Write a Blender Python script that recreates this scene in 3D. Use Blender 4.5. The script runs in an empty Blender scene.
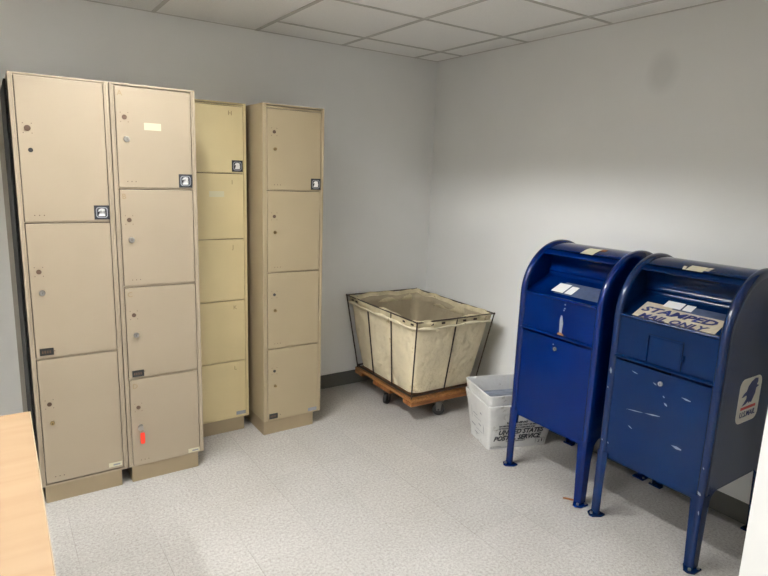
import bpy, bmesh, math, random
from mathutils import Vector, Matrix
random.seed(7)
S = bpy.context.scene
COL = S.collection

# ------------------------------------------------------------------ camera
camd = bpy.data.cameras.new('camera'); cam = bpy.data.objects.new('camera', camd); COL.objects.link(cam)
camd.sensor_width = 36; camd.lens = 581.2 * 36 / 768; camd.clip_start = .02
R = [[0.8296096662849208, -0.07881270953782782, 0.5527534336591028],
     [-0.5572274275063135, -0.1794411939888072, 0.8107394476245545],
     [0.03529016352070935, -0.9806066564709712, -0.19278275245338822]]
CP = (-2.8922, -3.6367, 1.5891)
cam.matrix_world = Matrix(((R[0][0], -R[0][1], -R[0][2], CP[0]), (R[1][0], -R[1][1], -R[1][2], CP[1]),
                           (R[2][0], -R[2][1], -R[2][2], CP[2]), (0, 0, 0, 1)))
S.camera = cam

# ------------------------------------------------------------------ world, exposure
w = bpy.data.worlds.new('world'); S.world = w; w.use_nodes = True
w.node_tree.nodes['Background'].inputs[0].default_value = (.8, .85, .9, 1)
w.node_tree.nodes['Background'].inputs[1].default_value = .3
S.view_settings.view_transform = 'Standard'; S.view_settings.look = 'None'
S.view_settings.exposure = 0.62; S.view_settings.gamma = 1

# ------------------------------------------------------------------ lights (one fluorescent tube in each recessed ceiling troffer)
H = 2.432
#            x      y    tube radiance
TROFFERS = [(-2.35, -1.514, 205), (-2.35, -4.562, 235), (-4.18, -2.124, 250), (-1.13, -4.562, 210)]  # last two are unseen fittings added for ambient fill
TUBE_COLOUR = (1.0, 1.0, 1.0, 1)

# ------------------------------------------------------------------ helpers
def tag(o, label=None, cat=None, group=None, kind=None):
    if label: o['label'] = label
    if cat: o['category'] = cat
    if group: o['group'] = group
    if kind: o['kind'] = kind
    return o
def empty(name, loc, rz=0, label=None, cat=None, group=None):
    o = bpy.data.objects.new(name, None); COL.objects.link(o); o.location = loc; o.rotation_euler = (0, 0, rz)
    o.empty_display_size = .1
    return tag(o, label, cat, group)
def link(name, bm, mat, parent=None, smooth=False, bevel=0):
    me = bpy.data.meshes.new(name); bmesh.ops.recalc_face_normals(bm, faces=bm.faces); bm.to_mesh(me); bm.free()
    me.materials.append(mat)
    if smooth:
        for p in me.polygons: p.use_smooth = True
        try: me.set_sharp_from_angle(angle=math.radians(38))
        except Exception: pass
    o = bpy.data.objects.new(name, me); COL.objects.link(o)
    if parent: o.parent = parent
    if bevel:
        m = o.modifiers.new('b', 'BEVEL'); m.width = bevel; m.segments = 2; m.limit_method = 'ANGLE'; m.angle_limit = math.radians(40)
    return o
def box(bm, x0, x1, y0, y1, z0, z1):
    m = Matrix.Translation(((x0+x1)/2, (y0+y1)/2, (z0+z1)/2)) @ Matrix.Diagonal((abs(x1-x0), abs(y1-y0), abs(z1-z0), 1))
    bmesh.ops.create_cube(bm, size=1, matrix=m)
def tube(bm, a, b, r, seg=8, r2=None):
    a, b = Vector(a), Vector(b); d = b - a
    m = Matrix.Translation((a+b)/2) @ d.to_track_quat('Z', 'Y').to_matrix().to_4x4()
    bmesh.ops.create_cone(bm, cap_ends=True, segments=seg, radius1=r, radius2=r if r2 is None else r2, depth=d.length, matrix=m)
def prism(bm, pts, o, u, v, n, t):
    """polygon pts (2D) in frame o,u,v extruded t along n"""
    o, u, v, n = Vector(o), Vector(u), Vector(v), Vector(n)
    a = [bm.verts.new(o + u*p[0] + v*p[1]) for p in pts]; b = [bm.verts.new(x.co + n*t) for x in a]
    fa = bm.faces.new(a); fb = bm.faces.new(b[::-1])
    for i in range(len(a)):
        j = (i+1) % len(a); bm.faces.new((a[i], b[i], b[j], a[j]))
    if len(pts) > 4: bmesh.ops.triangulate(bm, faces=[fa, fb])
def strip(bm, pathA, pathB):
    """quad strip between two 3D polylines"""
    A = [bm.verts.new(p) for p in pathA]; B = [bm.verts.new(p) for p in pathB]
    for i in range(len(A)-1): bm.faces.new((A[i], A[i+1], B[i+1], B[i]))
def rrect(w, h, r, n=5):
    out = []
    for cx, cy, a0 in ((w-r, h-r, 0), (r, h-r, 90), (r, r, 180), (w-r, r, 270)):
        for k in range(n+1):
            a = math.radians(a0 + 90*k/n); out.append((cx + r*math.cos(a), cy + r*math.sin(a)))
    return out
def text_bm(bm, s, o, u, v, size, shear=0, ext=.0006, bold=0, sx=1, align='LEFT'):
    c = bpy.data.curves.new('t', 'FONT'); c.body = s; c.size = size; c.shear = shear; c.extrude = ext; c.offset = bold; c.align_x = align
    c.resolution_u = 2
    ob = bpy.data.objects.new('t', c); COL.objects.link(ob)
    dg = bpy.context.evaluated_depsgraph_get(); dg.update()
    me = bpy.data.meshes.new_from_object(ob.evaluated_get(dg))
    u, v = Vector(u).normalized(), Vector(v).normalized(); n = u.cross(v)
    M = Matrix(((u.x, v.x, n.x, o[0]), (u.y, v.y, n.y, o[1]), (u.z, v.z, n.z, o[2]), (0, 0, 0, 1)))
    me.transform(M @ Matrix.Diagonal((sx, 1, 1, 1))); bm.from_mesh(me)
    bpy.data.objects.remove(ob); bpy.data.curves.remove(c); bpy.data.meshes.remove(me)

# ------------------------------------------------------------------ materials
def new_mat(name):
    m = bpy.data.materials.new(name); m.use_nodes = True; nt = m.node_tree
    return m, nt, nt.nodes['Principled BSDF']
def srgb(r, g, b):
    f = lambda c: (c/255/12.92) if c/255 <= .04045 else ((c/255+.055)/1.055)**2.4
    return (f(r), f(g), f(b), 1)
def mat(name, col, rough=.5, metal=0, var=.06, scale=8, bump=0, bscale=60, spec=.5, col2=None, thr=None, dscale=3, coat=0):
    """base colour with a noise variation; col2/thr add blotches of wear"""
    m, nt, P = new_mat(name); N = nt.nodes; L = nt.links
    tc = N.new('ShaderNodeTexCoord'); nz = N.new('ShaderNodeTexNoise'); nz.inputs['Scale'].default_value = scale; nz.inputs['Detail'].default_value = 5
    L.new(tc.outputs['Object'], nz.inputs['Vector'])
    r = N.new('ShaderNodeValToRGB'); L.new(nz.outputs['Fac'], r.inputs[0])
    c = srgb(*col); r.color_ramp.elements[0].position = .3; r.color_ramp.elements[1].position = .7
    r.color_ramp.elements[0].color = tuple(x*(1-var) for x in c[:3]) + (1,)
    r.color_ramp.elements[1].color = tuple(min(1, x*(1+var)) for x in c[:3]) + (1,)
    out = r.outputs[0]
    if col2:
        n2 = N.new('ShaderNodeTexNoise'); n2.inputs['Scale'].default_value = dscale; n2.inputs['Detail'].default_value = 8
        n2.inputs['Roughness'].default_value = .7; L.new(tc.outputs['Object'], n2.inputs['Vector'])
        r2 = N.new('ShaderNodeValToRGB'); r2.color_ramp.elements[0].position = thr; r2.color_ramp.elements[1].position = thr + .08
        L.new(n2.outputs['Fac'], r2.inputs[0])
        mx = N.new('ShaderNodeMix'); mx.data_type = 'RGBA'; L.new(r2.outputs[0], mx.inputs[0]); L.new(out, mx.inputs[6]); mx.inputs[7].default_value = srgb(*col2)
        out = mx.outputs[2]
    L.new(out, P.inputs['Base Color'])
    P.inputs['Roughness'].default_value = rough; P.inputs['Metallic'].default_value = metal; P.inputs['Specular IOR Level'].default_value = spec
    P.inputs['Coat Weight'].default_value = coat
    if bump:
        n3 = N.new('ShaderNodeTexNoise'); n3.inputs['Scale'].default_value = bscale; n3.inputs['Detail'].default_value = 4
        L.new(tc.outputs['Object'], n3.inputs['Vector'])
        b = N.new('ShaderNodeBump'); b.inputs['Strength'].default_value = bump; b.inputs['Distance'].default_value = .01 if bscale > 30 else .05
        L.new(n3.outputs['Fac'], b.inputs['Height']); L.new(b.outputs[0], P.inputs['Normal'])
    return m

def wall_mat():
    m = mat('painted_wall', (230, 230, 227), .75, var=.015, scale=2.5, bump=.08, bscale=180, spec=.25)
    nt = m.node_tree; N = nt.nodes; L = nt.links; P = N['Principled BSDF']
    src = P.inputs['Base Color'].links[0].from_socket
    tc = N.new('ShaderNodeTexCoord')
    # an old smudge high on the right wall: an ellipse around (0,-1.83,2.145)
    def blob(cen, sc, soft0, soft1, val, src):
        mp = N.new('ShaderNodeMapping'); mp.vector_type = 'POINT'
        mp.inputs['Location'].default_value = (-cen[0]*sc[0], -cen[1]*sc[1], -cen[2]*sc[2]); mp.inputs['Scale'].default_value = sc
        L.new(tc.outputs['Object'], mp.inputs['Vector'])
        ln = N.new('ShaderNodeVectorMath'); ln.operation = 'LENGTH'; L.new(mp.outputs[0], ln.inputs[0])
        mr = N.new('ShaderNodeMapRange'); mr.inputs[1].default_value = soft0; mr.inputs[2].default_value = soft1
        mr.inputs[3].default_value = 1; mr.inputs[4].default_value = 0; mr.clamp = True; L.new(ln.outputs['Value'], mr.inputs[0])
        mx = N.new('ShaderNodeMix'); mx.data_type = 'RGBA'; mx.blend_type = 'MIX'
        L.new(mr.outputs[0], mx.inputs[0]); L.new(src, mx.inputs[6]); mx.inputs[7].default_value = val
        return mx.outputs[2], mr
    o, _ = blob((0, -1.835, 2.145), (1, 11, 9), .45, 1.1, srgb(216, 216, 213), src)
    L.new(o, P.inputs['Base Color'])
    return m
def floor_mat():
    m, nt, P = new_mat('vinyl_floor_tile'); N = nt.nodes; L = nt.links
    tc = N.new('ShaderNodeTexCoord'); sep = N.new('ShaderNodeSeparateXYZ'); L.new(tc.outputs['Object'], sep.inputs[0])
    def m2(op, a, b, c=None):
        n = N.new('ShaderNodeMath'); n.operation = op
        for i, x in enumerate((a, b, c)):
            if x is None: continue
            if isinstance(x, (int, float)): n.inputs[i].default_value = x
            else: L.new(x, n.inputs[i])
        return n.outputs[0]
    def cell(s, off):
        return m2('DIVIDE', m2('ADD', s, off), .3048)
    cx = cell(sep.outputs[0], 1.179 + 30*.3048); cy = cell(sep.outputs[1], 2.231 + 30*.3048)
    def seam(c, wd):
        f = m2('FRACT', c, 0.0); d = m2('MINIMUM', f, m2('SUBTRACT', 1.0, f)); return m2('LESS_THAN', d, wd)
    sx = seam(cx, .0042); sy = seam(cy, .0026)
    fx = m2('FLOOR', cx, 0.0); fy = m2('FLOOR', cy, 0.0)
    cmb = N.new('ShaderNodeCombineXYZ'); L.new(fx, cmb.inputs[0]); L.new(fy, cmb.inputs[1])
    wn = N.new('ShaderNodeTexWhiteNoise'); wn.noise_dimensions = '3D'; L.new(cmb.outputs[0], wn.inputs['Vector'])
    # chips of the vinyl composition
    def noise(scale, detail, rough=.6):
        n = N.new('ShaderNodeTexNoise'); n.inputs['Scale'].default_value = scale; n.inputs['Detail'].default_value = detail
        n.inputs['Roughness'].default_value = rough; L.new(tc.outputs['Object'], n.inputs['Vector']); return n.outputs['Fac']
    r = N.new('ShaderNodeValToRGB'); L.new(noise(85, 5, .85), r.inputs[0])
    e = r.color_ramp.elements; e[0].position = .30; e[0].color = srgb(128, 123, 116); e[1].position = .66; e[1].color = srgb(196, 194, 190)
    k = e.new(.48); k.color = srgb(172, 169, 164)
    big = N.new('ShaderNodeValToRGB'); L.new(noise(1.6, 6), big.inputs[0])
    big.color_ramp.elements[0].position = .3; big.color_ramp.elements[0].color = (.90, .885, .865, 1)
    big.color_ramp.elements[1].position = .6; big.color_ramp.elements[1].color = (1, 1, 1, 1)
    mx = N.new('ShaderNodeMix'); mx.data_type = 'RGBA'; mx.blend_type = 'MULTIPLY'; mx.inputs[0].default_value = 1
    L.new(r.outputs[0], mx.inputs[6]); L.new(big.outputs[0], mx.inputs[7])
    tone = N.new('ShaderNodeMapRange'); L.new(wn.outputs['Value'], tone.inputs[0]); tone.inputs[3].default_value = .97; tone.inputs[4].default_value = 1.03
    mt = N.new('ShaderNodeVectorMath'); mt.operation = 'SCALE'; L.new(mx.outputs[2], mt.inputs[0]); L.new(tone.outputs[0], mt.inputs['Scale'])
    mk = noise(1.1, 2)
    vis = N.new('ShaderNodeMapRange'); L.new(mk, vis.inputs[0]); vis.inputs[1].default_value = .42; vis.inputs[2].default_value = .6; vis.inputs[3].default_value = .12; vis.inputs[4].default_value = .55
    sm = m2('MULTIPLY', m2('MAXIMUM', sx, m2('MULTIPLY', sy, .7)), vis.outputs[0])
    ms = N.new('ShaderNodeMix'); ms.data_type = 'RGBA'; L.new(sm, ms.inputs[0]); L.new(mt.outputs[0], ms.inputs[6]); ms.inputs[7].default_value = srgb(96, 90, 82)
    L.new(ms.outputs[2], P.inputs['Base Color'])
    P.inputs['Roughness'].default_value = .42; P.inputs['Specular IOR Level'].default_value = .35
    return m
def wood_mat(name, c1, c2, scale=3, stretch=(1, 12, 12), rough=.45, bump=0):
    m, nt, P = new_mat(name); N = nt.nodes; L = nt.links
    tc = N.new('ShaderNodeTexCoord'); mp = N.new('ShaderNodeMapping'); mp.inputs['Scale'].default_value = stretch
    L.new(tc.outputs['Object'], mp.inputs[0])
    nz = N.new('ShaderNodeTexNoise'); nz.inputs['Scale'].default_value = scale; nz.inputs['Detail'].default_value = 6; nz.inputs['Distortion'].default_value = .6
    L.new(mp.outputs[0], nz.inputs['Vector']); r = N.new('ShaderNodeValToRGB'); L.new(nz.outputs['Fac'], r.inputs[0])
    r.color_ramp.elements[0].position = .32; r.color_ramp.elements[0].color = srgb(*c1)
    r.color_ramp.elements[1].position = .68; r.color_ramp.elements[1].color = srgb(*c2)
    L.new(r.outputs[0], P.inputs['Base Color']); P.inputs['Roughness'].default_value = rough
    return m
M = {}
M['wall'] = wall_mat()
M['floor'] = floor_mat()
M['ceiling'] = mat('ceiling_tile', (244, 243, 239), .9, var=.03, scale=120, bump=.35, bscale=150, spec=.1)
M['tbar'] = mat('ceiling_grid', (196, 193, 186), .6, var=.03)
M['base'] = mat('rubber_baseboard', (84, 84, 79), .6, var=.08)
M['door_white'] = mat('white_door', (240, 238, 232), .5, var=.01)
M['door_frame'] = mat('beige_door_frame', (168, 162, 148), .55, var=.02)
M['black'] = mat('shade_and_slot_black', (8, 8, 8), .9, var=.1)  # black for the painted gap shade and the mailbox pull slot
M['lk1'] = mat('beige_enamel', (160, 146, 125), .42, var=.025, scale=3, bump=.03, bscale=220, col2=(148, 132, 106), thr=.70, dscale=5)
M['lk3'] = mat('yellowed_enamel', (204, 187, 143), .42, var=.04, scale=4, bump=.03, bscale=220, col2=(186, 160, 104), thr=.66, dscale=5)
M['lk4'] = mat('tan_enamel', (164, 149, 120), .42, var=.03, scale=3, bump=.03, bscale=220, col2=(150, 128, 96), thr=.72, dscale=7)
M['plinth'] = mat('locker_plinth_enamel', (146, 130, 103), .5, var=.05, scale=6, col2=(140, 120, 90), thr=.68, dscale=9)
M['dark_in'] = mat('dark_interior', (60, 52, 40), .8)
M['chrome'] = mat('nickel', (170, 168, 165), .3, metal=.9, var=.05)
M['brass'] = mat('old_brass', (150, 128, 88), .4, metal=.7)
M['hole'] = mat('lock_black', (14, 12, 12), .5)
M['plug'] = mat('brown_plug', (92, 72, 58), .4, metal=.3)
M['plate_black'] = mat('black_label', (26, 30, 30), .45, var=.1)
M['sticker_dark'] = mat('dark_decal', (24, 27, 34), .4)
M['sticker_grey'] = mat('grey_decal_ring', (140, 142, 148), .5)
M['white_print'] = mat('white_print', (236, 236, 234), .5, var=.01)
M['paper'] = mat('white_paper', (202, 196, 168), .7, var=.02)
M['pencil'] = mat('pencil_mark', (148, 128, 96), .8)
M['rust'] = mat('rust', (150, 96, 50), .8, var=.2, scale=60)
M['red'] = mat('red_plastic', (232, 58, 34), .4, var=.04)
M['blueL'] = mat('glossy_blue_paint', (0, 23, 76), .13, var=.05, scale=4, bump=.02, bscale=90, col2=(2, 28, 78), thr=.68, dscale=6, spec=.2)
M['blueR'] = mat('faded_blue_paint', (3, 27, 64), .15, var=.07, scale=4, bump=.03, bscale=90, col2=(10, 34, 70), thr=.64, dscale=7, spec=.2)
M['rimL'] = mat('polished_blue_rim', (0, 23, 76), .17, var=.04, scale=4, spec=.4)
M['rimR'] = mat('worn_polished_blue_rim', (4, 28, 66), .19, var=.06, scale=4, spec=.42)
M['scratch'] = mat('bare_scratch', (124, 130, 138), .6, var=.15, scale=90)
M['label_tan'] = mat('worn_tan_label', (188, 178, 156), .6, var=.12, scale=40, col2=(116, 104, 92), thr=.62, dscale=40)
M['label_dark'] = mat('worn_dark_label', (66, 78, 104), .5, var=.2, scale=40, col2=(150, 150, 150), thr=.66, dscale=60)
M['navy'] = mat('navy_print', (20, 34, 92), .5)
M['logo_bg'] = mat('logo_cream', (205, 200, 184), .55, var=.03)
M['red_print'] = mat('red_print', (196, 62, 52), .5)
M['print_dark'] = mat('dark_print', (44, 46, 56), .6, var=.1)
M['canvas'] = mat('cream_canvas', (222, 209, 178), .9, var=.10, scale=5, bump=.6, bscale=16, col2=(186, 164, 124), thr=.62, dscale=5, spec=.15)
M['cuff'] = mat('stained_canvas_cuff', (196, 184, 152), .9, var=.16, scale=14, bump=.5, bscale=50, col2=(128, 112, 84), thr=.60, dscale=11, spec=.15)
M['lining'] = mat('darker_canvas_lining', (160, 148, 124), .9, var=.08, scale=7, bump=.3, bscale=18, col2=(134, 120, 94), thr=.62, dscale=5, spec=.15)  # lining colour darker than the outer canvas
M['hem'] = mat('light_canvas_hem', (222, 212, 184), .9, var=.12, scale=16, col2=(160, 144, 112), thr=.62, dscale=16, spec=.15)
M['wire'] = mat('dark_steel_wire', (62, 50, 42), .5, metal=.5)
M['cartwood'] = wood_mat('varnished_hardwood', (112, 74, 38), (160, 110, 60), 4, (14, 1.2, 14), .5)
M['cartwood_x'] = wood_mat('dark_cross_plank_wood', (100, 60, 28), (150, 96, 46), 4, (1.2, 14, 14), .55)
M['caster'] = mat('caster_steel', (110, 108, 104), .4, metal=.8)
M['rubber'] = mat('black_rubber', (30, 29, 29), .6)
M['laminate'] = wood_mat('maple_laminate', (150, 123, 94), (158, 133, 104), 2.2, (1, 9, 9), .4)
M['laminate_edge'] = mat('pale_edge_band', (180, 164, 138), .5)
M['tub'] = mat('white_corrugated_plastic', (208, 208, 206), .55, var=.05, scale=9, bump=.25, bscale=26, col2=(140, 134, 124), thr=.60, dscale=12)
M['sheet'] = mat('grey_plastic_sheet', (132, 138, 148), .5, var=.2, scale=14)
def glow(name, col, st):
    m, nt, P = new_mat(name); P.inputs['Base Color'].default_value = (.8, .8, .8, 1)
    P.inputs['Emission Color'].default_value = col; P.inputs['Emission Strength'].default_value = st; return m
M['reflector'] = mat('white_reflector', (240, 240, 238), .5, var=.005)

# ------------------------------------------------------------------ setting
X0, Y0 = -5.4, -6.2
def structure(name, mt, *boxes, parent=None):
    bm = bmesh.new()
    for b in boxes: box(bm, *b)
    o = link(name, bm, mt, parent)
    if not parent: o['kind'] = 'structure'
    return o
structure('floor', M['floor'], (X0, .12, Y0, .12, -.1, 0))
structure('wall_back', M['wall'], (X0, .12, 0, .12, 0, H + .1))
structure('wall_right', M['wall'], (0, .12, Y0, 0, 0, H + .1))
structure('wall_left', M['wall'], (X0 - .12, X0, Y0, .12, 0, H + .1))
structure('wall_front', M['wall'], (X0, .12, Y0 - .12, Y0, 0, H + .1))
structure('wall_near', M['wall'], (-.79, 0, -2.97, -2.85, 0, H))
cxs = sorted({X0, .12} | {round(x+d, 4) for x, y, _ in TROFFERS for d in (-.28, .28)}); cys = sorted({Y0, .12} | {round(y+d, 4) for x, y, _ in TROFFERS for d in (-.59, .59)})
cb = []
for i in range(len(cxs)-1):
    for j in range(len(cys)-1):
        mx_, my_ = (cxs[i]+cxs[i+1])/2, (cys[j]+cys[j+1])/2
        if not any(abs(mx_-x) < .28 and abs(my_-y) < .59 for x, y, _ in TROFFERS): cb.append((cxs[i], cxs[i+1], cys[j], cys[j+1], H, H+.1))
structure('ceiling', M['ceiling'], *cb)
structure('baseboard_back', M['base'], (-2.76, 0, -.006, 0, 0, .105))
structure('baseboard_right', M['base'], (-.006, 0, -2.85, -.006, 0, .105))
# ceiling grid: long bars along y, short bars along x, cut where the big panels are
bm = bmesh.new(); TX, TY, T = -.217, -.295, .6096
def tbar(bm, x0, x1, y0, y1): box(bm, x0, x1, y0, y1, H - .004, H + .001)
hw = .011
k = 0
while TX - k*T > X0:
    x = TX - k*T; tbar(bm, x-hw, x+hw, Y0, 0); k += 1
NX = k
for j in range(10):
    y = TY - j*T
    if y < Y0: break
    for i in range(-1, NX):
        xl = TX - (i+1)*T; xr = TX - i*T if i >= 0 else 0
        xl = max(xl, X0)
        if i in (2, 3) and j % 2 == 0 and j < 4: continue   # 2 x 4 ft panels here
        skip = False
        for (lx, ly, _) in TROFFERS:
            if xl < lx < xr and abs(y - ly) < .5: skip = True
        if not skip: tbar(bm, xl + hw, xr - hw, y-hw*.8, y+hw*.8)
# wall angle
box(bm, X0, 0, -.012, 0, H - .003, H + .001); box(bm, -.012, 0, Y0, -.012, H - .003, H + .001)
o = link('trim_1', bm, M['tbar']); tag(o, kind='structure')
# door at the far left of the back wall
d = structure('door_1', M['door_white'], (-3.72, -2.825, -.018, 0, 0, 2.03))
bm = bmesh.new()
box(bm, -2.825, -2.797, -.03, 0, 0, 2.06); box(bm, -3.76, -3.72, -.03, 0, 0, 2.06); box(bm, -3.72, -2.825, -.03, 0, 2.03, 2.06)
link('door_frame', bm, M['door_frame'], d)
bm = bmesh.new(); tube(bm, (-3.62, -.018, 1.0), (-3.62, -.07, 1.0), .012, 12); tube(bm, (-3.63, -.065, 1.0), (-3.50, -.065, 1.0), .01, 12)
link('door_handle', bm, M['chrome'], d)
# door behind the viewer
d = structure('door_2', M['door_white'], (-1.7, -.8, Y0, Y0 + .04, 0, 2.03))
bm = bmesh.new(); box(bm, -1.75, -1.7, Y0, Y0+.05, 0, 2.08); box(bm, -.8, -.75, Y0, Y0+.05, 0, 2.08); box(bm, -1.7, -.8, Y0, Y0+.05, 2.03, 2.08)
link('door_frame', bm, M['door_frame'], d)

# ceiling troffers (out of the frame, they hold the lights)
for n, (x, y, pw) in enumerate(TROFFERS):
    lab = ['recessed ceiling light above the table and the camera', 'recessed ceiling light behind the camera', 'unseen ceiling light added as fill over the left part of the room', 'unseen ceiling light added as fill behind the camera nearer the right wall'][n]
    t = empty('ceiling_light', (x, y, H), 0, lab, 'ceiling light')
    bm = bmesh.new()
    for a in ((-.30, -.28, -.61, .61), (.28, .30, -.61, .61), (-.28, .28, -.61, -.59), (-.28, .28, .59, .61)): box(bm, *a, -.006, .0)
    link('frame', bm, M['white_print'], t)
    bm = bmesh.new()
    for a in ((-.28, -.275, -.59, .59, 0, .17), (.275, .28, -.59, .59, 0, .17), (-.275, .275, -.59, -.585, 0, .17), (-.275, .275, .585, .59, 0, .17), (-.28, .28, -.59, .59, .17, .18)): box(bm, *a)
    link('housing', bm, M['reflector'], t)
    for k in range(7):
        bm = bmesh.new(); box(bm, -.275, .275, -.4385+k*.146, -.4355+k*.146, .012, .084); link('louver_blade', bm, M['reflector'], t)
    bm = bmesh.new(); tube(bm, (0, -.56, .115), (0, .56, .115), .02, 12)
    link('fluorescent_tube', bm, glow('lit_fluorescent_tube', TUBE_COLOUR, pw), t, True)

# ------------------------------------------------------------------ eagle mark
EAGLE = [(.04, .50), (.16, .60), (.30, .66), (.36, .80), (.52, .93), (.72, 1.0), (.88, .98), (.90, .86), (.84, .78), (1.0, .73), (.84, .68), (.82, .52), (.72, .40),
         (.66, .36), (.66, .27), (.60, .27), (.60, .35), (.54, .34), (.54, .27), (.48, .27), (.48, .34), (.34, .26), (.12, .22), (.26, .34), (.42, .50), (.26, .53), (.14, .50)]
SMALL = [(.05, .62), (.2, .9), (.45, 1), (.85, .95), (.9, .76), (.72, .6), (.97, .52), (.74, .42), (.9, .1), (.9, 0), (.1, 0), (.14, .2), (.3, .36), (.56, .52), (.46, .62), (.25, .66)]
def fr(bm, pts, o, u, v, w, h, t=.0008):
    u, v = Vector(u), Vector(v); prism(bm, [(p[0]*w, p[1]*h) for p in pts], o, u, v, u.cross(v), t)

# ------------------------------------------------------------------ lockers
def decal(parent, x, z, yf, s=.064):
    bm = bmesh.new(); box(bm, x, x+s, yf-.0012, yf, z, z+s); d = link('emblem_sticker', bm, M['sticker_dark'], parent)
    d['label'] = 'black square sticker with a white eagle'
    bm = bmesh.new(); o = (x+s*.12, yf-.0012, z+s*.12); outer = rrect(s*.76, s*.76, s*.18, 4); inner = [(p[0]*.84+s*.06, p[1]*.84+s*.06) for p in outer]
    A = [bm.verts.new((o[0]+p[0], o[1]-.0006, o[2]+p[1])) for p in outer]; B = [bm.verts.new((o[0]+p[0], o[1]-.0006, o[2]+p[1])) for p in inner]
    for i in range(len(A)):
        j = (i+1) % len(A); bm.faces.new((A[i], A[j], B[j], B[i]))
    link('ring_mark', bm, M['sticker_grey'], d)
    bm = bmesh.new(); fr(bm, SMALL, (x+s*.22, yf-.0012, z+s*.24), (1, 0, 0), (0, 0, 1), s*.54, s*.54)
    link('eagle_mark', bm, M['white_print'], d)
def disc(name, x, z, y, r, t, mt, parent, dome=False):
    bm = bmesh.new(); tube(bm, (x, y, z), (x, y-t, z), r, 16, r*.82 if dome else r)
    return link(name, bm, mt, parent, True)
def locker(loc, W, D, mt, doors, label, lx=.057, fr_l=.018, fr_r=.02, logo=None, letters=None, kh=True, plate=None, paper=None, sticker=None, inset_r=.030, inset_l=.014, group=None, HT=1.947, zb=.085, smat='paper'):
    t = empty('locker', loc, 0, label, 'locker', 'beige parcel lockers')
    # local: x 0..W (left to right), y 0 (front) .. D (back)
    bm = bmesh.new(); th = .012
    box(bm, 0, fr_l*.55, 0, D, zb, HT); box(bm, W-fr_r*.6, W, 0, D, zb, HT)
    box(bm, fr_l*.55, W-fr_r*.6, D-.01, D, zb, HT); box(bm, fr_l*.55, W-fr_r*.6, 0, D-.01, HT-.008, HT); box(bm, fr_l*.55, W-fr_r*.6, 0, D-.01, zb, zb+.008)
    box(bm, fr_l*.55, fr_l, .001, .02, zb, HT-.008); box(bm, W-fr_r, W-fr_r*.6, .001, .02, zb, HT-.008)
    link('body', bm, mt, t, bevel=.0015)
    for i in range(len(doors)-1):
        z1 = doors[i][0]; z0 = doors[i+1][1]
        bm = bmesh.new(); box(bm, fr_l, W-fr_r, .003, .022, z0+.0035, z1-.0012); link('rail', bm, mt, t)
    bm = bmesh.new()
    box(bm, fr_l, W-fr_r, .004, .02, doors[0][1]+.004, HT-.013)
    link('rail', bm, mt, t)
    bm = bmesh.new(); box(bm, inset_l, W-inset_r, .004, D-.03, 0, zb)
    link('plinth', bm, M['plinth'], t, bevel=.0015)
    bm = bmesh.new(); box(bm, fr_l, W-fr_r, .024, .03, zb+.01, HT-.01); link('inner_panel', bm, M['dark_in'], t)
    # the doors' frame lip: a strip along the top
    for i, (z0, z1) in enumerate(doors):
        g = .0032
        bm = bmesh.new(); x0, x1 = fr_l+g, W-fr_r-g
        box(bm, x0, x1, -.001, .018, z0, z1); dr = link('door', bm, mt, t, bevel=.002)
        yf = -.001; h = z1-z0
        if kh:
            a, b = kh[i]
            p = disc('keyhole', lx+a[2] if len(a) > 2 else lx, a[0], yf, a[1], .003, M['plug'] if a[1] > .009 else M['hole'], dr)
            if b:
                if b[2] == 'hole': disc('empty_lock_hole', lx+.006, b[0], yf, b[1], .001, M['hole'], dr)
                else:
                    k = disc('lock', lx+.006, b[0], yf, b[1], .009, M[b[2]], dr, True)
                    kb = bmesh.new(); box(kb, lx+.005, lx+.007, yf-.0096, yf-.009, b[0]-.005, b[0]+.005); link('key_slot', kb, M['hole'], k)
            spots = [(lx+dx, a[0]+dz, .0020) for dx in (-.016, .016) for dz in (-.02, .02)] + [(lx+.02+dx, z0+.028, .0024) for dx in (-.018, .0, .018)]
            for px, pz, pr in spots: disc('rivet', px, pz, yf, pr, .0006, M['plug'], dr)
        if letters and letters[i]:
            s, px, pz = letters[i]
            bm = bmesh.new(); text_bm(bm, s, (px, yf-.0005, pz), (1, 0, 0), (0, 0, 1), .034); link('pencilled_letter', bm, M['pencil'], dr)
        if i == 0 and logo: decal(dr, logo[0], logo[1], yf)
        if plate and i == plate[0]:
            bm = bmesh.new(); box(bm, plate[1], plate[1]+.055, yf-.002, yf, plate[2], plate[2]+.033); pl = link('number_plate', bm, M['plate_black'], dr)
            bm = bmesh.new()
            for q in range(4): box(bm, plate[1]+.008+q*.01, plate[1]+.014+q*.01, yf-.0026, yf-.002, plate[2]+.01, plate[2]+.022)
            link('plate_marks', bm, M['plug'], pl)
        if paper and i == paper[0]:
            bm = bmesh.new(); box(bm, paper[1], paper[1]+paper[3], yf-.0008, yf, paper[2], paper[2]+.032); link('paper_label', bm, M[paper[4]], dr)
        if sticker and i == len(doors)-1:
            bm = bmesh.new(); box(bm, sticker[0], sticker[0]+.06, yf-.0008, yf, sticker[1], sticker[1]+.022); st = link('small_sticker', bm, M[smat], dr)
            bm = bmesh.new(); box(bm, sticker[0]+.02, sticker[0]+.052, yf-.0014, yf-.0008, sticker[1]+.006, sticker[1]+.014); link('sticker_print', bm, M['sticker_grey'], st)
    return t
DV1 = [(1.331, 1.935), (.716, 1.322), (.100, .705)]
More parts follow.
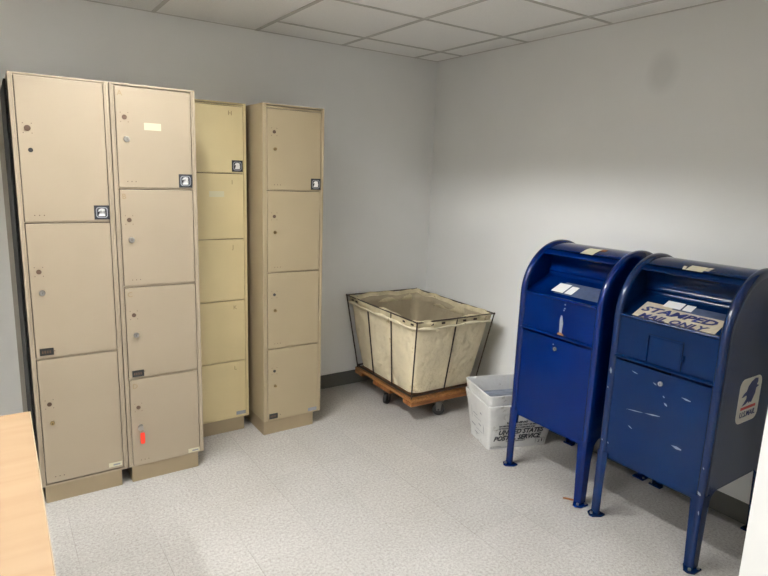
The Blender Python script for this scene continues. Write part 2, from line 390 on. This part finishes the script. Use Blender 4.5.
l1 = locker((-2.790, -.70, 0), .378, .42, M['lk1'], DV1, 'beige locker with three tall doors, leftmost in the row next to the table',
       logo=(.292, 1.338), kh=[((1.725, .0125), (1.635, .0095, 'hole')), ((1.111, .0105), (1.015, .013, 'chrome')), ((.492, .010), (.398, .010, 'brass'))],
       letters=[('9', .20, 1.90) if False else None, None, None], plate=(1, .036, .727), sticker=(.29, .112))
DV2 = [(1.484, 1.932), (1.019, 1.474), (.556, 1.007), (.086, .545)]
l2 = locker((-2.408, -.70, 0), .377, .42, M['lk1'], DV2, 'beige four-door locker with a white paper label and a red-tagged key in its bottom door',
       logo=(.290, 1.488), kh=[((1.80, .011), (1.703, .014, 'chrome')), ((1.334, .0105), (1.24, .014, 'chrome')), ((.874, .010), (.773, .013, 'chrome')), ((.399, .010), (.296, .012, 'chrome'))],
       letters=[('A', .030, 1.893), ('B', .030, 1.432), ('C', .032, .965), ('D', .034, .50)], plate=(2, .036, .56), paper=(0, .141, 1.749, .075, 'paper'), sticker=(.295, .092))
DV3 = [(1.564, 1.926), (1.192, 1.557), (.828, 1.185), (.453, .821), (.094, .446)]
l3 = locker((-2.030, -.37, 0), .380, .35, M['lk3'], DV3, 'yellowed five-door locker set back between two beige lockers',
       logo=(.294, 1.570), kh=None, letters=[('H', .275, 1.878), ('I', .29, 1.50), ('J', .29, 1.13), ('K', .29, .77), ('L', .29, .395)], paper=(1, .162, 1.428, .085, 'paper'), sticker=(.30, .102), fr_r=.016, smat='sheet')
DV4 = [(1.478, 1.920), (1.005, 1.470), (.543, .997), (.088, .535)]
l4 = locker((-1.613, -.522, 0), .382, .47, M['lk4'], DV4, 'tan four-door locker standing alone at the right end of the row',
       logo=(.298, 1.482), kh=[((1.796, .0095), (1.704, .010, 'brass')), ((1.328, .0095), (1.236, .010, 'brass')), ((.871, .0085), (.774, .010, 'brass')), ((.401, .0085), (.306, .009, 'brass'))],
       lx=.068, fr_l=.024, plate=(3, .034, .098), sticker=(.295, .096), smat='sheet', inset_r=.05, inset_l=.0)
for t, g in ((l1, 0), (l2, 0), (l3, 0), (l4, 0)): pass
# black strip standing in for the shadowed gap beside the first locker
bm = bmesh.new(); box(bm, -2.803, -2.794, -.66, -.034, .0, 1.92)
tag(link('gap_shade_strip', bm, M['black']), 'added black strip standing in for the shade between the leftmost locker and the door frame', 'shade strip')
# key with a red tag in the lowest lock of the second locker
kx, kz, ky = -2.408+.058, .296, -.7105
t = empty('key', (kx, ky, kz), 0, 'key with a red plastic tag hanging from the bottom door of the second locker', 'key')
bm = bmesh.new(); tube(bm, (0, .0, 0), (0, -.012, 0), .0035, 8); tube(bm, (0, -.012, 0), (0, -.015, 0), .013, 16); link('key_head', bm, M['chrome'], t)
bm = bmesh.new()
for q in range(12):
    a, b = q*math.pi/6, (q+1)*math.pi/6
    tube(bm, (.006+.009*math.sin(a), -.017, -.014-.009*math.cos(a)), (.006+.009*math.sin(b), -.017, -.014-.009*math.cos(b)), .0012, 6)
link('key_ring', bm, M['chrome'], t)
bm = bmesh.new(); prism(bm, rrect(.021, .060, .008), (-.003, -.015, -.083), (1, 0, 0), (0, 0, 1), (0, -1, 0), .005); link('key_tag', bm, M['red'], t, bevel=.001)

# ------------------------------------------------------------------ mailboxes  (local: front -x, width y, z up)
def mailbox(cy, mt, W, label, kind):
    t = empty('mailbox', (-.296, cy, 0), 0, label, 'mailbox', 'blue street mailboxes')
    A, ZC, RR = .274, .99, .276            # half depth, arch centre, arch radius
    hy = W/2; ZS = .345                     # side bottom
    def arch(r, a0=0, a1=180, n=40, dx=0):
        return [(-r*math.cos(math.radians(a0+(a1-a0)*k/n)), ZC + r*math.sin(math.radians(a0+(a1-a0)*k/n))) for k in range(n+1)]
    # side panels with flared lower corners
    rc = .075; lw = .052
    prof = [(-RR+.006, ZC)] + arch(RR-.006, 0, 180, 36)[1:-1] + [(RR-.006, ZC)]
    low = []
    zt = ZS
    x1 = RR-.006
    low += [(x1, .24), (x1-lw, .24)]
    for k in range(7):
        a = math.radians(k*90/6); low.append((x1-lw-rc*(1-math.cos(a)), zt-rc+rc*math.sin(a)))
    for k in range(6, -1, -1):
        a = math.radians(k*90/6); low.append((-x1+lw+rc*(1-math.cos(a)), zt-rc+rc*math.sin(a)))
    low += [(-x1+lw, .24), (-x1, .24)]
    for s in (1, -1):
        bm = bmesh.new(); y = s*(hy-.006)
        prism(bm, prof+low, (0, y, 0), (1, 0, 0), (0, 0, 1), (0, -s, 0), .003)
        side = link('side_panel', bm, mt, t)
        if s == -1 and kind == 'R':
            bm = bmesh.new(); lo, lz, lwid, lh = -.098, .612, .188, .198
            prism(bm, rrect(lwid, lh, .036), (lo, -hy+.006, lz), (1, 0, 0), (0, 0, 1), (0, -1, 0), .0012); dc = link('emblem_decal', bm, M['logo_bg'], side)
            dc['label'] = 'cream decal with navy eagle, red bar and small lettering'
            bm = bmesh.new(); fr(bm, [(p[0], (p[1]-.22)/.78) for p in EAGLE], (lo+.018, -hy+.0048, lz+.078), (1, 0, 0), (0, 0, 1), lwid-.04, .112); link('eagle_mark', bm, M['navy'], dc)
            bm = bmesh.new(); box(bm, lo+.03, lo+lwid-.03, -hy+.0038, -hy+.0048, lz+.060, lz+.072); link('red_bar', bm, M['red_print'], dc)
            bm = bmesh.new(); text_bm(bm, 'U.S.MAIL', (lo+lwid/2, -hy+.0042, lz+.026), (1, 0, 0), (0, 0, 1), .036, .15, bold=.0002, align='CENTER'); link('lettering', bm, M['navy'], dc)
    # rounded rim flange over each side
    def rim(s):
        bm = bmesh.new()
        path = [(-RR, .014), (-RR, .30), (-RR, .5), (-RR, .75), (-RR, .92)] + arch(RR, 0, 180, 40) + [(RR, .92), (RR, .6), (RR, .30), (RR, .014)]
        # cross-section: offsets (outward, y from outer edge inwards)
        cs = [(-.030, .0), (-.006, .0), (0, .004), (.003, .010), (.003, .022), (0, .030), (-.006, .034), (-.014, .036), (-.014, .030), (-.010, .006), (-.030, .004)]
        rings = []
        for i, (x, z) in enumerate(path):
            if z <= ZC: n = (-1, 0) if x < 0 else (1, 0)
            else:
                d = math.hypot(x, z-ZC); n = (x/d, (z-ZC)/d)
            rings.append([bm.verts.new((x+n[0]*c[0], s*(hy-c[1]), z+n[1]*c[0])) for c in cs])
        for i in range(len(rings)-1):
            for j in range(len(cs)):
                k = (j+1) % len(cs); bm.faces.new((rings[i][j], rings[i][k], rings[i+1][k], rings[i+1][j]))
        bm.faces.new(rings[0]); bm.faces.new(rings[-1][::-1])
        link('rim', bm, M['rimL'] if kind == 'L' else M['rimR'], t, True)
    rim(1); rim(-1)
    # legs: folded angle with a bent foot and bolts
    for sx in (-1, 1):
        for s in (1, -1):
            bm = bmesh.new()
            fo = RR+.002; ft, fb = .052, .040    # face width at top / bottom
            def face(pts, d):
                prism(bm, pts, (0, 0, 0), *d)
            # front (or back) leaf
            xx = sx*fo
            prism(bm, [(s*hy, .012), (s*(hy-fb), .012), (s*(hy-ft), .34), (s*hy, .34)], (xx, 0, 0), (0, 1, 0), (0, 0, 1), (-sx, 0, 0), .004)
            # side leaf
            prism(bm, [(xx, .012), (xx-sx*fb, .012), (xx-sx*ft, .34), (xx, .34)], (0, s*(hy+.0012), 0), (1, 0, 0), (0, 0, 1), (0, -s, 0), .005)
            lg = link('leg', bm, mt, t, bevel=.0012)
            bm = bmesh.new()
            prism(bm, [(sx*.026, -.002), (sx*.008, .020), (-sx*.044, .022), (-sx*.044, -.044), (-sx*.014, -.044), (sx*.022, -.022)], (xx, s*(hy-.005), 0), (1, 0, 0), (0, s, 0), (0, 0, 1), .009)
            ft_ = link('foot', bm, mt, lg, bevel=.002)
            bm = bmesh.new(); tube(bm, (xx+sx*.010, s*(hy-.008), .009), (xx+sx*.010, s*(hy-.008), .017), .007, 6); link('bolt', bm, M['chrome'], ft_)
            bm = bmesh.new(); tube(bm, (xx-sx*.03, s*(hy+.008), .009), (xx-sx*.03, s*(hy+.008), .016), .006, 6)
            link('bolt', bm, M['chrome'], ft_)
    iy = hy-.034
    # front: lower collection door, seam flange, upper panel
    fx = -.268
    bm = bmesh.new(); box(bm, fx, fx+.004, -iy, iy, .312, .797); box(bm, fx, fx+.02, -iy, iy, .312, .316); dr = link('collection_door', bm, mt, t, bevel=.002)
    bm = bmesh.new(); tube(bm, (fx, -.005, .748), (fx-.007, -.005, .748), .010, 14); lk = link('lock', bm, M['chrome'], dr, True)
    bm = bmesh.new(); box(bm, fx-.0076, fx-.007, -.0062, -.0038, .743, .753); link('key_slot', bm, M['hole'], lk)
    bm = bmesh.new(); prism(bm, [(0, 0), (-.013, -.002), (-.014, .003), (-.004, .008), (0, .010)], (fx+.002, -iy-.008, .812), (1, 0, 0), (0, 0, 1), (0, 1, 0), 2*iy+.016)
    link('door_drip_edge', bm, mt, t, bevel=.0015)
    bm = bmesh.new(); box(bm, fx, fx+.004, -iy, iy, .824, .998); up = link('upper_front_panel', bm, mt, t, bevel=.002)
    # pull-down chute: rolled lip, sloping tray, curved back
    L0, L1 = (-.262, 1.004), (-.085, 1.084)
    bm = bmesh.new(); prism(bm, [(fx+.004, .996), (fx-.006, .998), (fx-.010, 1.005), (fx-.006, 1.012), (fx+.012, 1.012), (fx+.012, 1.0)], (0, -iy, 0), (1, 0, 0), (0, 0, 1), (0, 1, 0), 2*iy)
    link('chute_lip', bm, mt, t, bevel=.002)
    bm = bmesh.new(); prism(bm, [(L0[0], L0[1]), (L1[0], L1[1]), (L1[0], L1[1]-.004), (L0[0], L0[1]-.004)], (0, -iy-.018, 0), (1, 0, 0), (0, 0, 1), (0, 1, 0), 2*iy+.036)
    tray = link('chute_tray', bm, mt, t)
    bp = [(-.085, 1.080), (-.076, 1.088), (-.072, 1.10), (-.078, 1.108), (-.070, 1.118), (-.066, 1.14), (-.072, 1.17), (-.09, 1.195), (-.115, 1.215), (-.14, 1.228)]
    bm = bmesh.new(); ys = iy+.018
    strip(bm, [(p[0], -ys, p[1]) for p in bp], [(p[0], ys, p[1]) for p in bp])
    strip(bm, [(p[0]+.004, -ys, p[1]+.003) for p in bp], [(p[0]+.004, ys, p[1]+.003) for p in bp])
    dm = link('chute_back', bm, mt, t, True)
    bm = bmesh.new(); prism(bm, [(-.1005, 1.196), (-.106, 1.190), (-.118, 1.199), (-.113, 1.206)], (0, -.105, 0), (1, 0, 0), (0, 0, 1), (0, 1, 0), .13)
    link('pull_slot', bm, M['black'], dm)
    # hood and back shell
    r = RR-.010
    ho = arch(r, 54, 180, 30) + [(r, .7), (r, .315)]
    inn = [(x*(r-.004)/r if z > ZC else x-.004, ZC+(z-ZC)*(r-.004)/r if z > ZC else z) for x, z in ho]
    bm = bmesh.new(); strip(bm, [(x, -iy-.02, z) for x, z in ho], [(x, iy+.02, z) for x, z in ho]); strip(bm, [(x, -iy-.02, z) for x, z in inn], [(x, iy+.02, z) for x, z in inn])
    strip(bm, [(ho[0][0], -iy-.02, ho[0][1]), (inn[0][0], -iy-.02, inn[0][1])], [(ho[0][0], iy+.02, ho[0][1]), (inn[0][0], iy+.02, inn[0][1])])
    hood = link('hood', bm, mt, t, True)
    bm = bmesh.new(); box(bm, fx+.01, r-.004, -iy-.02, iy+.02, .330, .334); link('bottom_panel', bm, mt, t)
    # hood sticker on the curve
    def curved(y0, y1, a0, a1, skew, mtl, nm, lift=.0012):
        bm = bmesh.new(); n = 5; a = []; b = []
        for k in range(n+1):
            an = math.radians(a0+(a1-a0)*k/n); x, z = -(r+lift)*math.cos(an), ZC+(r+lift)*math.sin(an)
            a.append((x, y0+skew*k/n, z)); b.append((x, y1+skew*k/n, z))
        strip(bm, a, b); return link(nm, bm, mtl, hood)
    def on_tray(x, y, up=.0015):
        s = (L1[1]-L0[1])/(L1[0]-L0[0]); return (x, y, L0[1]+(x-L0[0])*s+up)
    def tray_quad(nm, x0, x1, y0, y1, mtl, up, par=None):
        bm = bmesh.new(); a = [bm.verts.new(on_tray(x, y, up)) for x, y in ((x0, y0), (x1, y0), (x1, y1), (x0, y1))]; bm.faces.new(a)
        return link(nm, bm, mtl, par or tray)
    vt = Vector((1, 0, (L1[1]-L0[1])/(L1[0]-L0[0]))).normalized()
    if kind == 'R':
        curved(-.036, .036, 63, 73, -.006, M['paper'], 'hood_sticker'); curved(.036, .050, 63, 70, .008, M['label_tan'], 'sticker_remains', .0009); curved(-.056, -.036, 66, 73, -.01, M['label_tan'], 'sticker_remains', .0009)
        lb = tray_quad('stamped_mail_label', -.250, -.140, .178, -.185, M['label_tan'], .0012)
        lb['label'] = 'worn tan label with dark blue lettering'
        tray_quad('label_band', -.160, -.118, .05, -.185, M['label_dark'], .0020, lb)
        bm = bmesh.new()
        text_bm(bm, 'STAMPED', on_tray(-.206, .168, .0026), (0, -1, 0), vt, .054, .3, bold=.0016, sx=1.40)
        text_bm(bm, 'MAIL ONLY', on_tray(-.252, .150, .0026), (0, -1, 0), vt, .046, .3, bold=.0015, sx=1.2)
        link('lettering', bm, M['navy'], lb)
        tray_quad('white_sticker', -.152, -.106, .098, .018, M['white_print'], .0030); tray_quad('white_sticker', -.152, -.110, .010, -.030, M['white_print'], .0030)
        # small hinged flap on the upper panel
        bm = bmesh.new(); y0, y1, z0, z1 = .070, -.076, .832, .944
        box(bm, fx-.002, fx, y1+.003, y0-.003, z0, z1-.003); fl = link('small_flap', bm, mt, up, bevel=.001)
        bm = bmesh.new()
        for a in ((y1-.006, y0+.006, z1+.001, z1+.007), (y1-.006, y1-.001, z0-.006, z1), (y0+.001, y0+.006, z0-.006, z1)): box(bm, fx-.008, fx, a[0], a[1], a[2], a[3])
        tube(bm, (fx-.006, y1-.012, z0+.04), (fx-.006, y1-.012, z0+.065), .005, 8)
        link('flap_frame', bm, mt, fl)
        # scuffs
        bm = bmesh.new()
        def mark(y0, z0, y1, z1, w, x=fx-.0006):
            d = Vector((0, y1-y0, z1-z0)); n = Vector((0, -d.z, d.y)).normalized()*w*.28; p0, p1 = Vector((x, y0, z0)), Vector((x, y1, z1)); pm = (p0+p1)/2
            v = [bm.verts.new(q) for q in (p0, pm+n*1.2, p1+n*.4, p1-n*.5, pm-n)]; bm.faces.new(v)
        for a in ((.14, .582, .06, .592, .006), (.05, .594, -.02, .604, .010), (.135, .765, .105, .758, .007), (.03, .744, .012, .736, .008), (-.03, .672, -.045, .66, .014), (-.085, .50, -.13, .496, .02), (-.10, .72, -.14, .715, .012), (-.02, .70, -.03, .693, .008), (.12, .51, .10, .50, .008)): mark(*a)
        link('scuff_marks', bm, M['scratch'], dr)
        bm = bmesh.new()
        for a in ((.232, .755, .228, .725, .018), (.238, .66, .234, .652, .008), (.235, .40, .232, .392, .01), (.205, .397, .2, .388, .01), (-.232, .47, -.236, .46, .008), (-.225, .36, -.238, .345, .02), (-.24, .28, -.242, .26, .008)): mark(*a, x=-RR-.0042)
        link('rim_scuffs', bm, M['scratch'], t)
    else:
        curved(-.058, .016, 62, 79, -.008, M['paper'], 'hood_sticker'); curved(-.095, -.058, 74, 80, 0, M['rust'], 'sticker_remains', .0009)
        lb = tray_quad('worn_label', -.225, -.125, .075, -.19, M['label_dark'], .0012)
        tray_quad('white_sticker', -.215, -.142, .10, .026, M['white_print'], .0024); tray_quad('white_sticker', -.215, -.150, .016, -.028, M['white_print'], .0024)
        bm = bmesh.new()
        prism(bm, [(-.020, .832), (-.034, .838), (-.038, .89), (-.030, .925), (-.022, .928), (-.017, .905)], (fx-.0004, 0, 0), (0, 1, 0), (0, 0, 1), (-1, 0, 0), .0006); link('bare_patch', bm, M['scratch'], up)
        bm = bmesh.new(); prism(bm, [(-.008, .826), (-.046, .826), (-.044, .834), (-.028, .840), (-.012, .836)], (fx-.0004, 0, 0), (0, 1, 0), (0, 0, 1), (-1, 0, 0), .0010); link('rust_stain', bm, M['rust'], up)
        bm = bmesh.new()
        for y, z in ((-.04, .965), (-.036, .955), (-.04, .985), (.01, .768)): tube(bm, (fx, y, z), (fx-.0008, y, z), .004, 6)
        link('paint_chips', bm, M['scratch'], up)
    return t
mailbox(-1.779, M['blueL'], .506, 'glossy blue mailbox with a rusty scratch, standing beside the white mail tubs', 'L')
mailbox(-2.347, M['blueR'], .501, 'faded blue mailbox marked STAMPED MAIL ONLY, with an eagle decal on its side', 'R')
# small scrap by the foot of the left mailbox
bm = bmesh.new(); prism(bm, [(0, 0), (.05, .006), (.052, .018), (.02, .016), (.002, .010)], (-0.587, -1.937, 0.0), (.45, -.89, 0), (.89, .45, 0), (0, 0, 1), .004)
tag(link('wood_sliver', bm, M['rust']), 'tiny brown sliver on the floor at the near foot of the left mailbox', 'debris')

# ------------------------------------------------------------------ canvas basket truck
CR = math.radians(-2.0)
cart = empty('basket_cart', (-.456, -.478, 0), CR, 'cream canvas basket cart on a wooden dolly with casters in the corner', 'cart')
bx, by, zb_ = .262, .355, .185
tx, ty, zt_ = .313, .452, .703
def lerp(f): return bx+(tx-bx)*f, by+(ty-by)*f, zb_+(zt_-zb_)*f
dyc = -.0
# dolly: long boards over cross boards
bm = bmesh.new()
for i in range(4):
    x0 = -.272+i*.136; box(bm, x0+.001, x0+.135, -.372, .372, .148, .168)
dk = link('dolly_deck', bm, M['cartwood'], cart, bevel=.002)
for yc in (-.322, 0, .322):
    bm = bmesh.new(); hw2 = .05 if yc else .11
    box(bm, -.272, .272, yc-hw2, yc+hw2, .120, .148); link('cross_board', bm, M['cartwood_x'], cart, bevel=.002)
for (cx, cy, a) in ((-.225, .0, .5), (.225, .0, 2.0), (0, -.325, 2.6), (0, .325, .3)):
    bm = bmesh.new(); r = .042; ca, sa = math.cos(a), math.sin(a)
    ax = Vector((-sa, ca, 0)); c0 = Vector((cx+ca*.012, cy+sa*.012, r))
    bm2 = bmesh.new(); box(bm2, cx-.035, cx+.035, cy-.03, cy+.03, .112, .120); tube(bm2, (cx, cy, .112), (cx, cy, .088), .022, 14)
    for s in (-1, 1):
        p = c0 + ax*s*.017
        prism(bm2, [(-.014, -.008), (.014, -.008), (.022, .052), (-.022, .052)], p, (ca, sa, 0), (0, 0, 1), ax*s, .003)
    cs = link('caster', bm2, M['caster'], cart)
    tube(bm, c0-ax*.013, c0+ax*.013, r, 22); tube(bm, c0-ax*.022, c0+ax*.022, .007, 10)
    link('wheel', bm, M['rubber'], cs, True, bevel=.003)
# wire frame
bm = bmesh.new(); wr = .0048
def corner(f, sx, sy): a, b, z = lerp(f); return (sx*a, sy*b, z)
C4 = [(-1, -1), (1, -1), (1, 1), (-1, 1)]
for f in (0, 1):
    for i in range(4): tube(bm, corner(f, *C4[i]), corner(f, *C4[(i+1) % 4]), wr if f else wr*1.4)
for c in C4:
    tube(bm, corner(0, *c), corner(1, *c), wr)
    p = corner(1, *c); bmesh.ops.create_icosphere(bm, subdivisions=2, radius=.008, matrix=Matrix.Translation(p))
    tube(bm, (corner(0, *c)[0], corner(0, *c)[1], .168), corner(0, *c), wr)
for s in (-1, 1):
    for yy in (-.34, .34):
        tube(bm, (s*bx, yy*by, zb_), (s*tx, yy*ty, zt_), wr)
    tube(bm, (0, s*by, zb_), (0, s*ty, zt_), wr)
bx_ = bmesh.new()
link('wire_frame', bm, M['wire'], cart, True); bx_.free()
# canvas liner (rounded corners, double walled, sagging)
def liner(inset0, inset1, f0, f1, nz, outer, wav, thick, name, mt, floor=False):
    bm = bmesh.new(); rings = []
    def outline(f, ins):
        a, b, z = lerp(f); a -= ins; b -= ins; r = .055; pts = []
        def seg(p, q, n):
            for k in range(n): pts.append((p[0]+(q[0]-p[0])*k/n, p[1]+(q[1]-p[1])*k/n))
        cs = [((a-r), (b-r), 0), (-(a-r), (b-r), 90), (-(a-r), -(b-r), 180), ((a-r), -(b-r), 270)]
        for i, (cx, cy, a0) in enumerate(cs):
            for k in range(5):
                an = math.radians(a0+90*k/5); pts.append((cx+r*math.cos(an), cy+r*math.sin(an)))
            an = math.radians(a0+90); p = (cx+r*math.cos(an), cy+r*math.sin(an))
            nx = cs[(i+1) % 4]; an2 = math.radians(nx[2]); q = (nx[0]+r*math.cos(an2), nx[1]+r*math.sin(an2))
            seg(p, q, 14 if i % 2 == 0 else 20)
        return pts, z
    for k in range(nz+1):
        f = f0+(f1-f0)*k/nz; ins = inset0+(inset1-inset0)*k/nz
        pts, z = outline(f, ins); ring = []
        n = len(pts)
        for j, (x, y) in enumerate(pts):
            wv = wav*(math.sin(j*.9+k*.35)*.5+math.sin(j*.37+1.3+k*.8)*.6)
            l = math.hypot(x, y); bulge = .010*math.sin(math.pi*min(1, max(0, f)))*(1 if outer else .6)
            # bulge out between posts
            ring.append(bm.verts.new((x*(1+(bulge+wv)/l), y*(1+(bulge+wv)/l), z+ (.006*math.sin(j*.55+.4)+.004*math.sin(j*1.3) if k == nz and wav > .002 else 0))))
        rings.append(ring)
    for k in range(nz):
        for j in range(len(rings[0])):
            m_ = (j+1) % len(rings[0]); bm.faces.new((rings[k][j], rings[k][m_], rings[k+1][m_], rings[k+1][j]))
    if floor: bm.faces.new(rings[0][::-1])
    o = link(name, bm, mt, cart, True)
    so = o.modifiers.new('s', 'SOLIDIFY'); so.thickness = thick; so.offset = 0
    return o
liner(.020, .012, .02, .955, 12, True, .0025, .004, 'canvas_liner', M['canvas'], True)
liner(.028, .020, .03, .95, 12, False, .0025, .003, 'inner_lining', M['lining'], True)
cf = liner(.004, -.001, .90, 1.0, 3, True, .0065, .005, 'canvas_cuff', M['cuff'])
liner(-.004, -.006, .898, .925, 2, True, .004, .009, 'cuff_hem', M['hem'])
cf2 = liner(.022, .012, .86, 1.004, 3, True, .004, .004, 'canvas_cuff', M['cuff'])
# dark seam slots where the wire shows through the cuff
bm = bmesh.new()
a, b, z = lerp(.965)
for yy in (-.40, -.31, .30, .36): box(bm, -a-.006, -a+.004, yy-.012, yy+.012, z-.008, z+.004)
for xx in (-.20, -.11, .06, .15): box(bm, xx-.012, xx+.012, -b-.006, -b+.004, z-.008, z+.004)
link('rim_slots', bm, M['wire'], cart)

# ------------------------------------------------------------------ mail tubs
TU = Vector((.951, -.309, 0)); ang = math.atan2(TU.y, TU.x)
def tub(zb, label, txt):
    cen = Vector((-.510, -1.235, 0)) + TU*.195
    t = empty('mail_tub', (cen.x, cen.y, zb), ang, label, 'mail tub', 'nested white mail tubs')
    a0, b0, a1, b1, h = .195, .124, .228, .168, .29
    def ring(bm, f, ins, z=None, seg=4):
        a = a0+(a1-a0)*f-ins; b = b0+(b1-b0)*f-ins; z = h*f if z is None else z; r = .018; out = []
        for cx, cy, an0 in ((a-r, b-r, 0), (-(a-r), b-r, 90), (-(a-r), -(b-r), 180), (a-r, -(b-r), 270)):
            for k in range(seg+1):
                an = math.radians(an0+90*k/seg); out.append(bm.verts.new((cx+r*math.cos(an), cy+r*math.sin(an), z)))
        return out
    bm = bmesh.new(); R_ = [ring(bm, 0, 0)] + [ring(bm, k/6, .0008*math.sin(k*2)) for k in range(1, 7)] + [ring(bm, k/6, .004, max(.004, h*k/6)) for k in range(6, -1, -1)]
    for i in range(len(R_)-1):
        n = len(R_[0])
        for j in range(n): bm.faces.new((R_[i][j], R_[i][(j+1) % n], R_[i+1][(j+1) % n], R_[i+1][j]))
    bm.faces.new(R_[0][::-1]); bm.faces.new(R_[-1])
    link('tub_body', bm, M['tub'], t, True)
    bm = bmesh.new(); f0 = .81
    Q = [ring(bm, f0, -.0030), ring(bm, 1.0, -.0045), ring(bm, 1.0, -.0010, h+.004), ring(bm, 1.0, .0045, h+.001)]
    Q.append(ring(bm, f0, -.0004))
    n = len(Q[0])
    for i in range(3):
        for j in range(n): bm.faces.new((Q[i][j], Q[i][(j+1) % n], Q[i+1][(j+1) % n], Q[i+1][j]))
    for j in range(n): bm.faces.new((Q[0][j], Q[4][j], Q[4][(j+1) % n], Q[0][(j+1) % n]))
    link('rim_band', bm, M['tub'], t, True)
    # printing on the long face (-y) and short face (-x)
    if txt:
        sl = (b1-b0)/h; v = Vector((0, -sl, 1)).normalized()
        def P(x, z): return (x, -(b0+sl*z)-.0016, z)
        bm = bmesh.new()
        text_bm(bm, 'UNITED STATES', P(-.143, .098), (1, 0, 0), v, .043, .25, bold=.0015, sx=.96)
        text_bm(bm, 'POSTAL SERVICE', P(-.168, .058), (1, 0, 0), v, .043, .25, bold=.0015, sx=.96)
        link('lettering', bm, M['print_dark'], t)
        bm = bmesh.new()
        text_bm(bm, 'MAXIMUM PENALTY FOR THEFT OR MISUSE', P(-.145, .150), (1, 0, 0), v, .0135, .2, bold=.0004)
        text_bm(bm, 'OF POSTAL PROPERTY $1000 FINE AND', P(-.145, .134), (1, 0, 0), v, .0135, .2, bold=.0004)
        text_bm(bm, 'WARNING', P(-.10, .168), (1, 0, 0), v, .018, .2, bold=.0008, sx=1.6)
        text_bm(bm, 'THREE YEARS IMPRISONMENT', P(-.085, .044), (1, 0, 0), v, .0095, .2)
        def bar(x0, x1, z0, z1):
            vs = [bm.verts.new(Vector(P(x, z))+Vector((0, -.0004, 0))) for x, z in ((x0, z0), (x1, z0), (x1, z1), (x0, z1))]; bm.faces.new(vs)
        for a in ((.115, .175, .052, .054), (.115, .117, .020, .054), (.173, .175, .020, .054), (.13, .142, .024, .027), (.138, .142, .024, .042), (.155, .162, .026, .046), (-.185, -.11, .018, .020), (-.185, -.05, .010, .012)): bar(*a)
        link('small_print', bm, M['print_dark'], t)
        bm = bmesh.new(); sl2 = (a1-a0)/h
        for (y, z, wd, ht) in ((.06, .09, .05, .008), (-.03, .12, .035, .008), (.02, .05, .05, .006), (-.05, .20, .02, .01), (.03, .17, .06, .005), (-.08, .10, .008, .05), (.08, .15, .006, .06), (-.02, .08, .09, .003), (.0, .15, .10, .003)):
            vs = [bm.verts.new((-(a0+sl2*zz)-.002, yy, zz)) for yy, zz in ((y+wd/2, z), (y-wd/2, z-ht*.5), (y-wd/2, z+ht*.5), (y+wd/2, z+ht))]; bm.faces.new(vs)
        link('torn_marks', bm, M['sticker_grey'], t)
    return t
tub(0, 'lower white mail tub lettered UNITED STATES POSTAL SERVICE, on the floor beside the left mailbox', True)
t2 = tub(.062, 'upper white mail tub, open and nested inside the lower one', False)
c = Vector((-.510, -1.235, 0)) + TU*.195
g = empty('plastic_sheet', (c.x, c.y, .0), ang, 'grey ribbed plastic sheet lying inside the upper mail tub', 'plastic sheet')
bm = bmesh.new(); box(bm, -.205, .205, -.138, .138, .262, .268)
for i in range(7): box(bm, -.20, .20, -.125+i*.04, -.113+i*.04, .268, .272)
link('ribbed_sheet', bm, M['sheet'], g)

# ------------------------------------------------------------------ table in the foreground
tb = empty('table', (-3.25, -2.35, 0), 0, 'maple laminate table in the left foreground', 'table')
bm = bmesh.new(); prism(bm, [(.418, .925), (.405, -.95), (-.55, -.95), (-.55, .955)], (0, 0, .722), (1, 0, 0), (0, 1, 0), (0, 0, 1), .028)
link('tabletop', bm, M['laminate'], tb, bevel=.002)
bm = bmesh.new(); prism(bm, [(.420, .926), (.407, -.95), (.405, -.95), (.418, .926)], (0, 0, .723), (1, 0, 0), (0, 1, 0), (0, 0, 1), .026)
link('edge_band', bm, M['laminate_edge'], tb)
for sx in (-.5, .35):
    for sy in (-.88, .85):
        bm = bmesh.new(); tube(bm, (sx, sy, 0), (sx, sy, .722), .02, 16); link('leg', bm, M['caster'], tb, True)
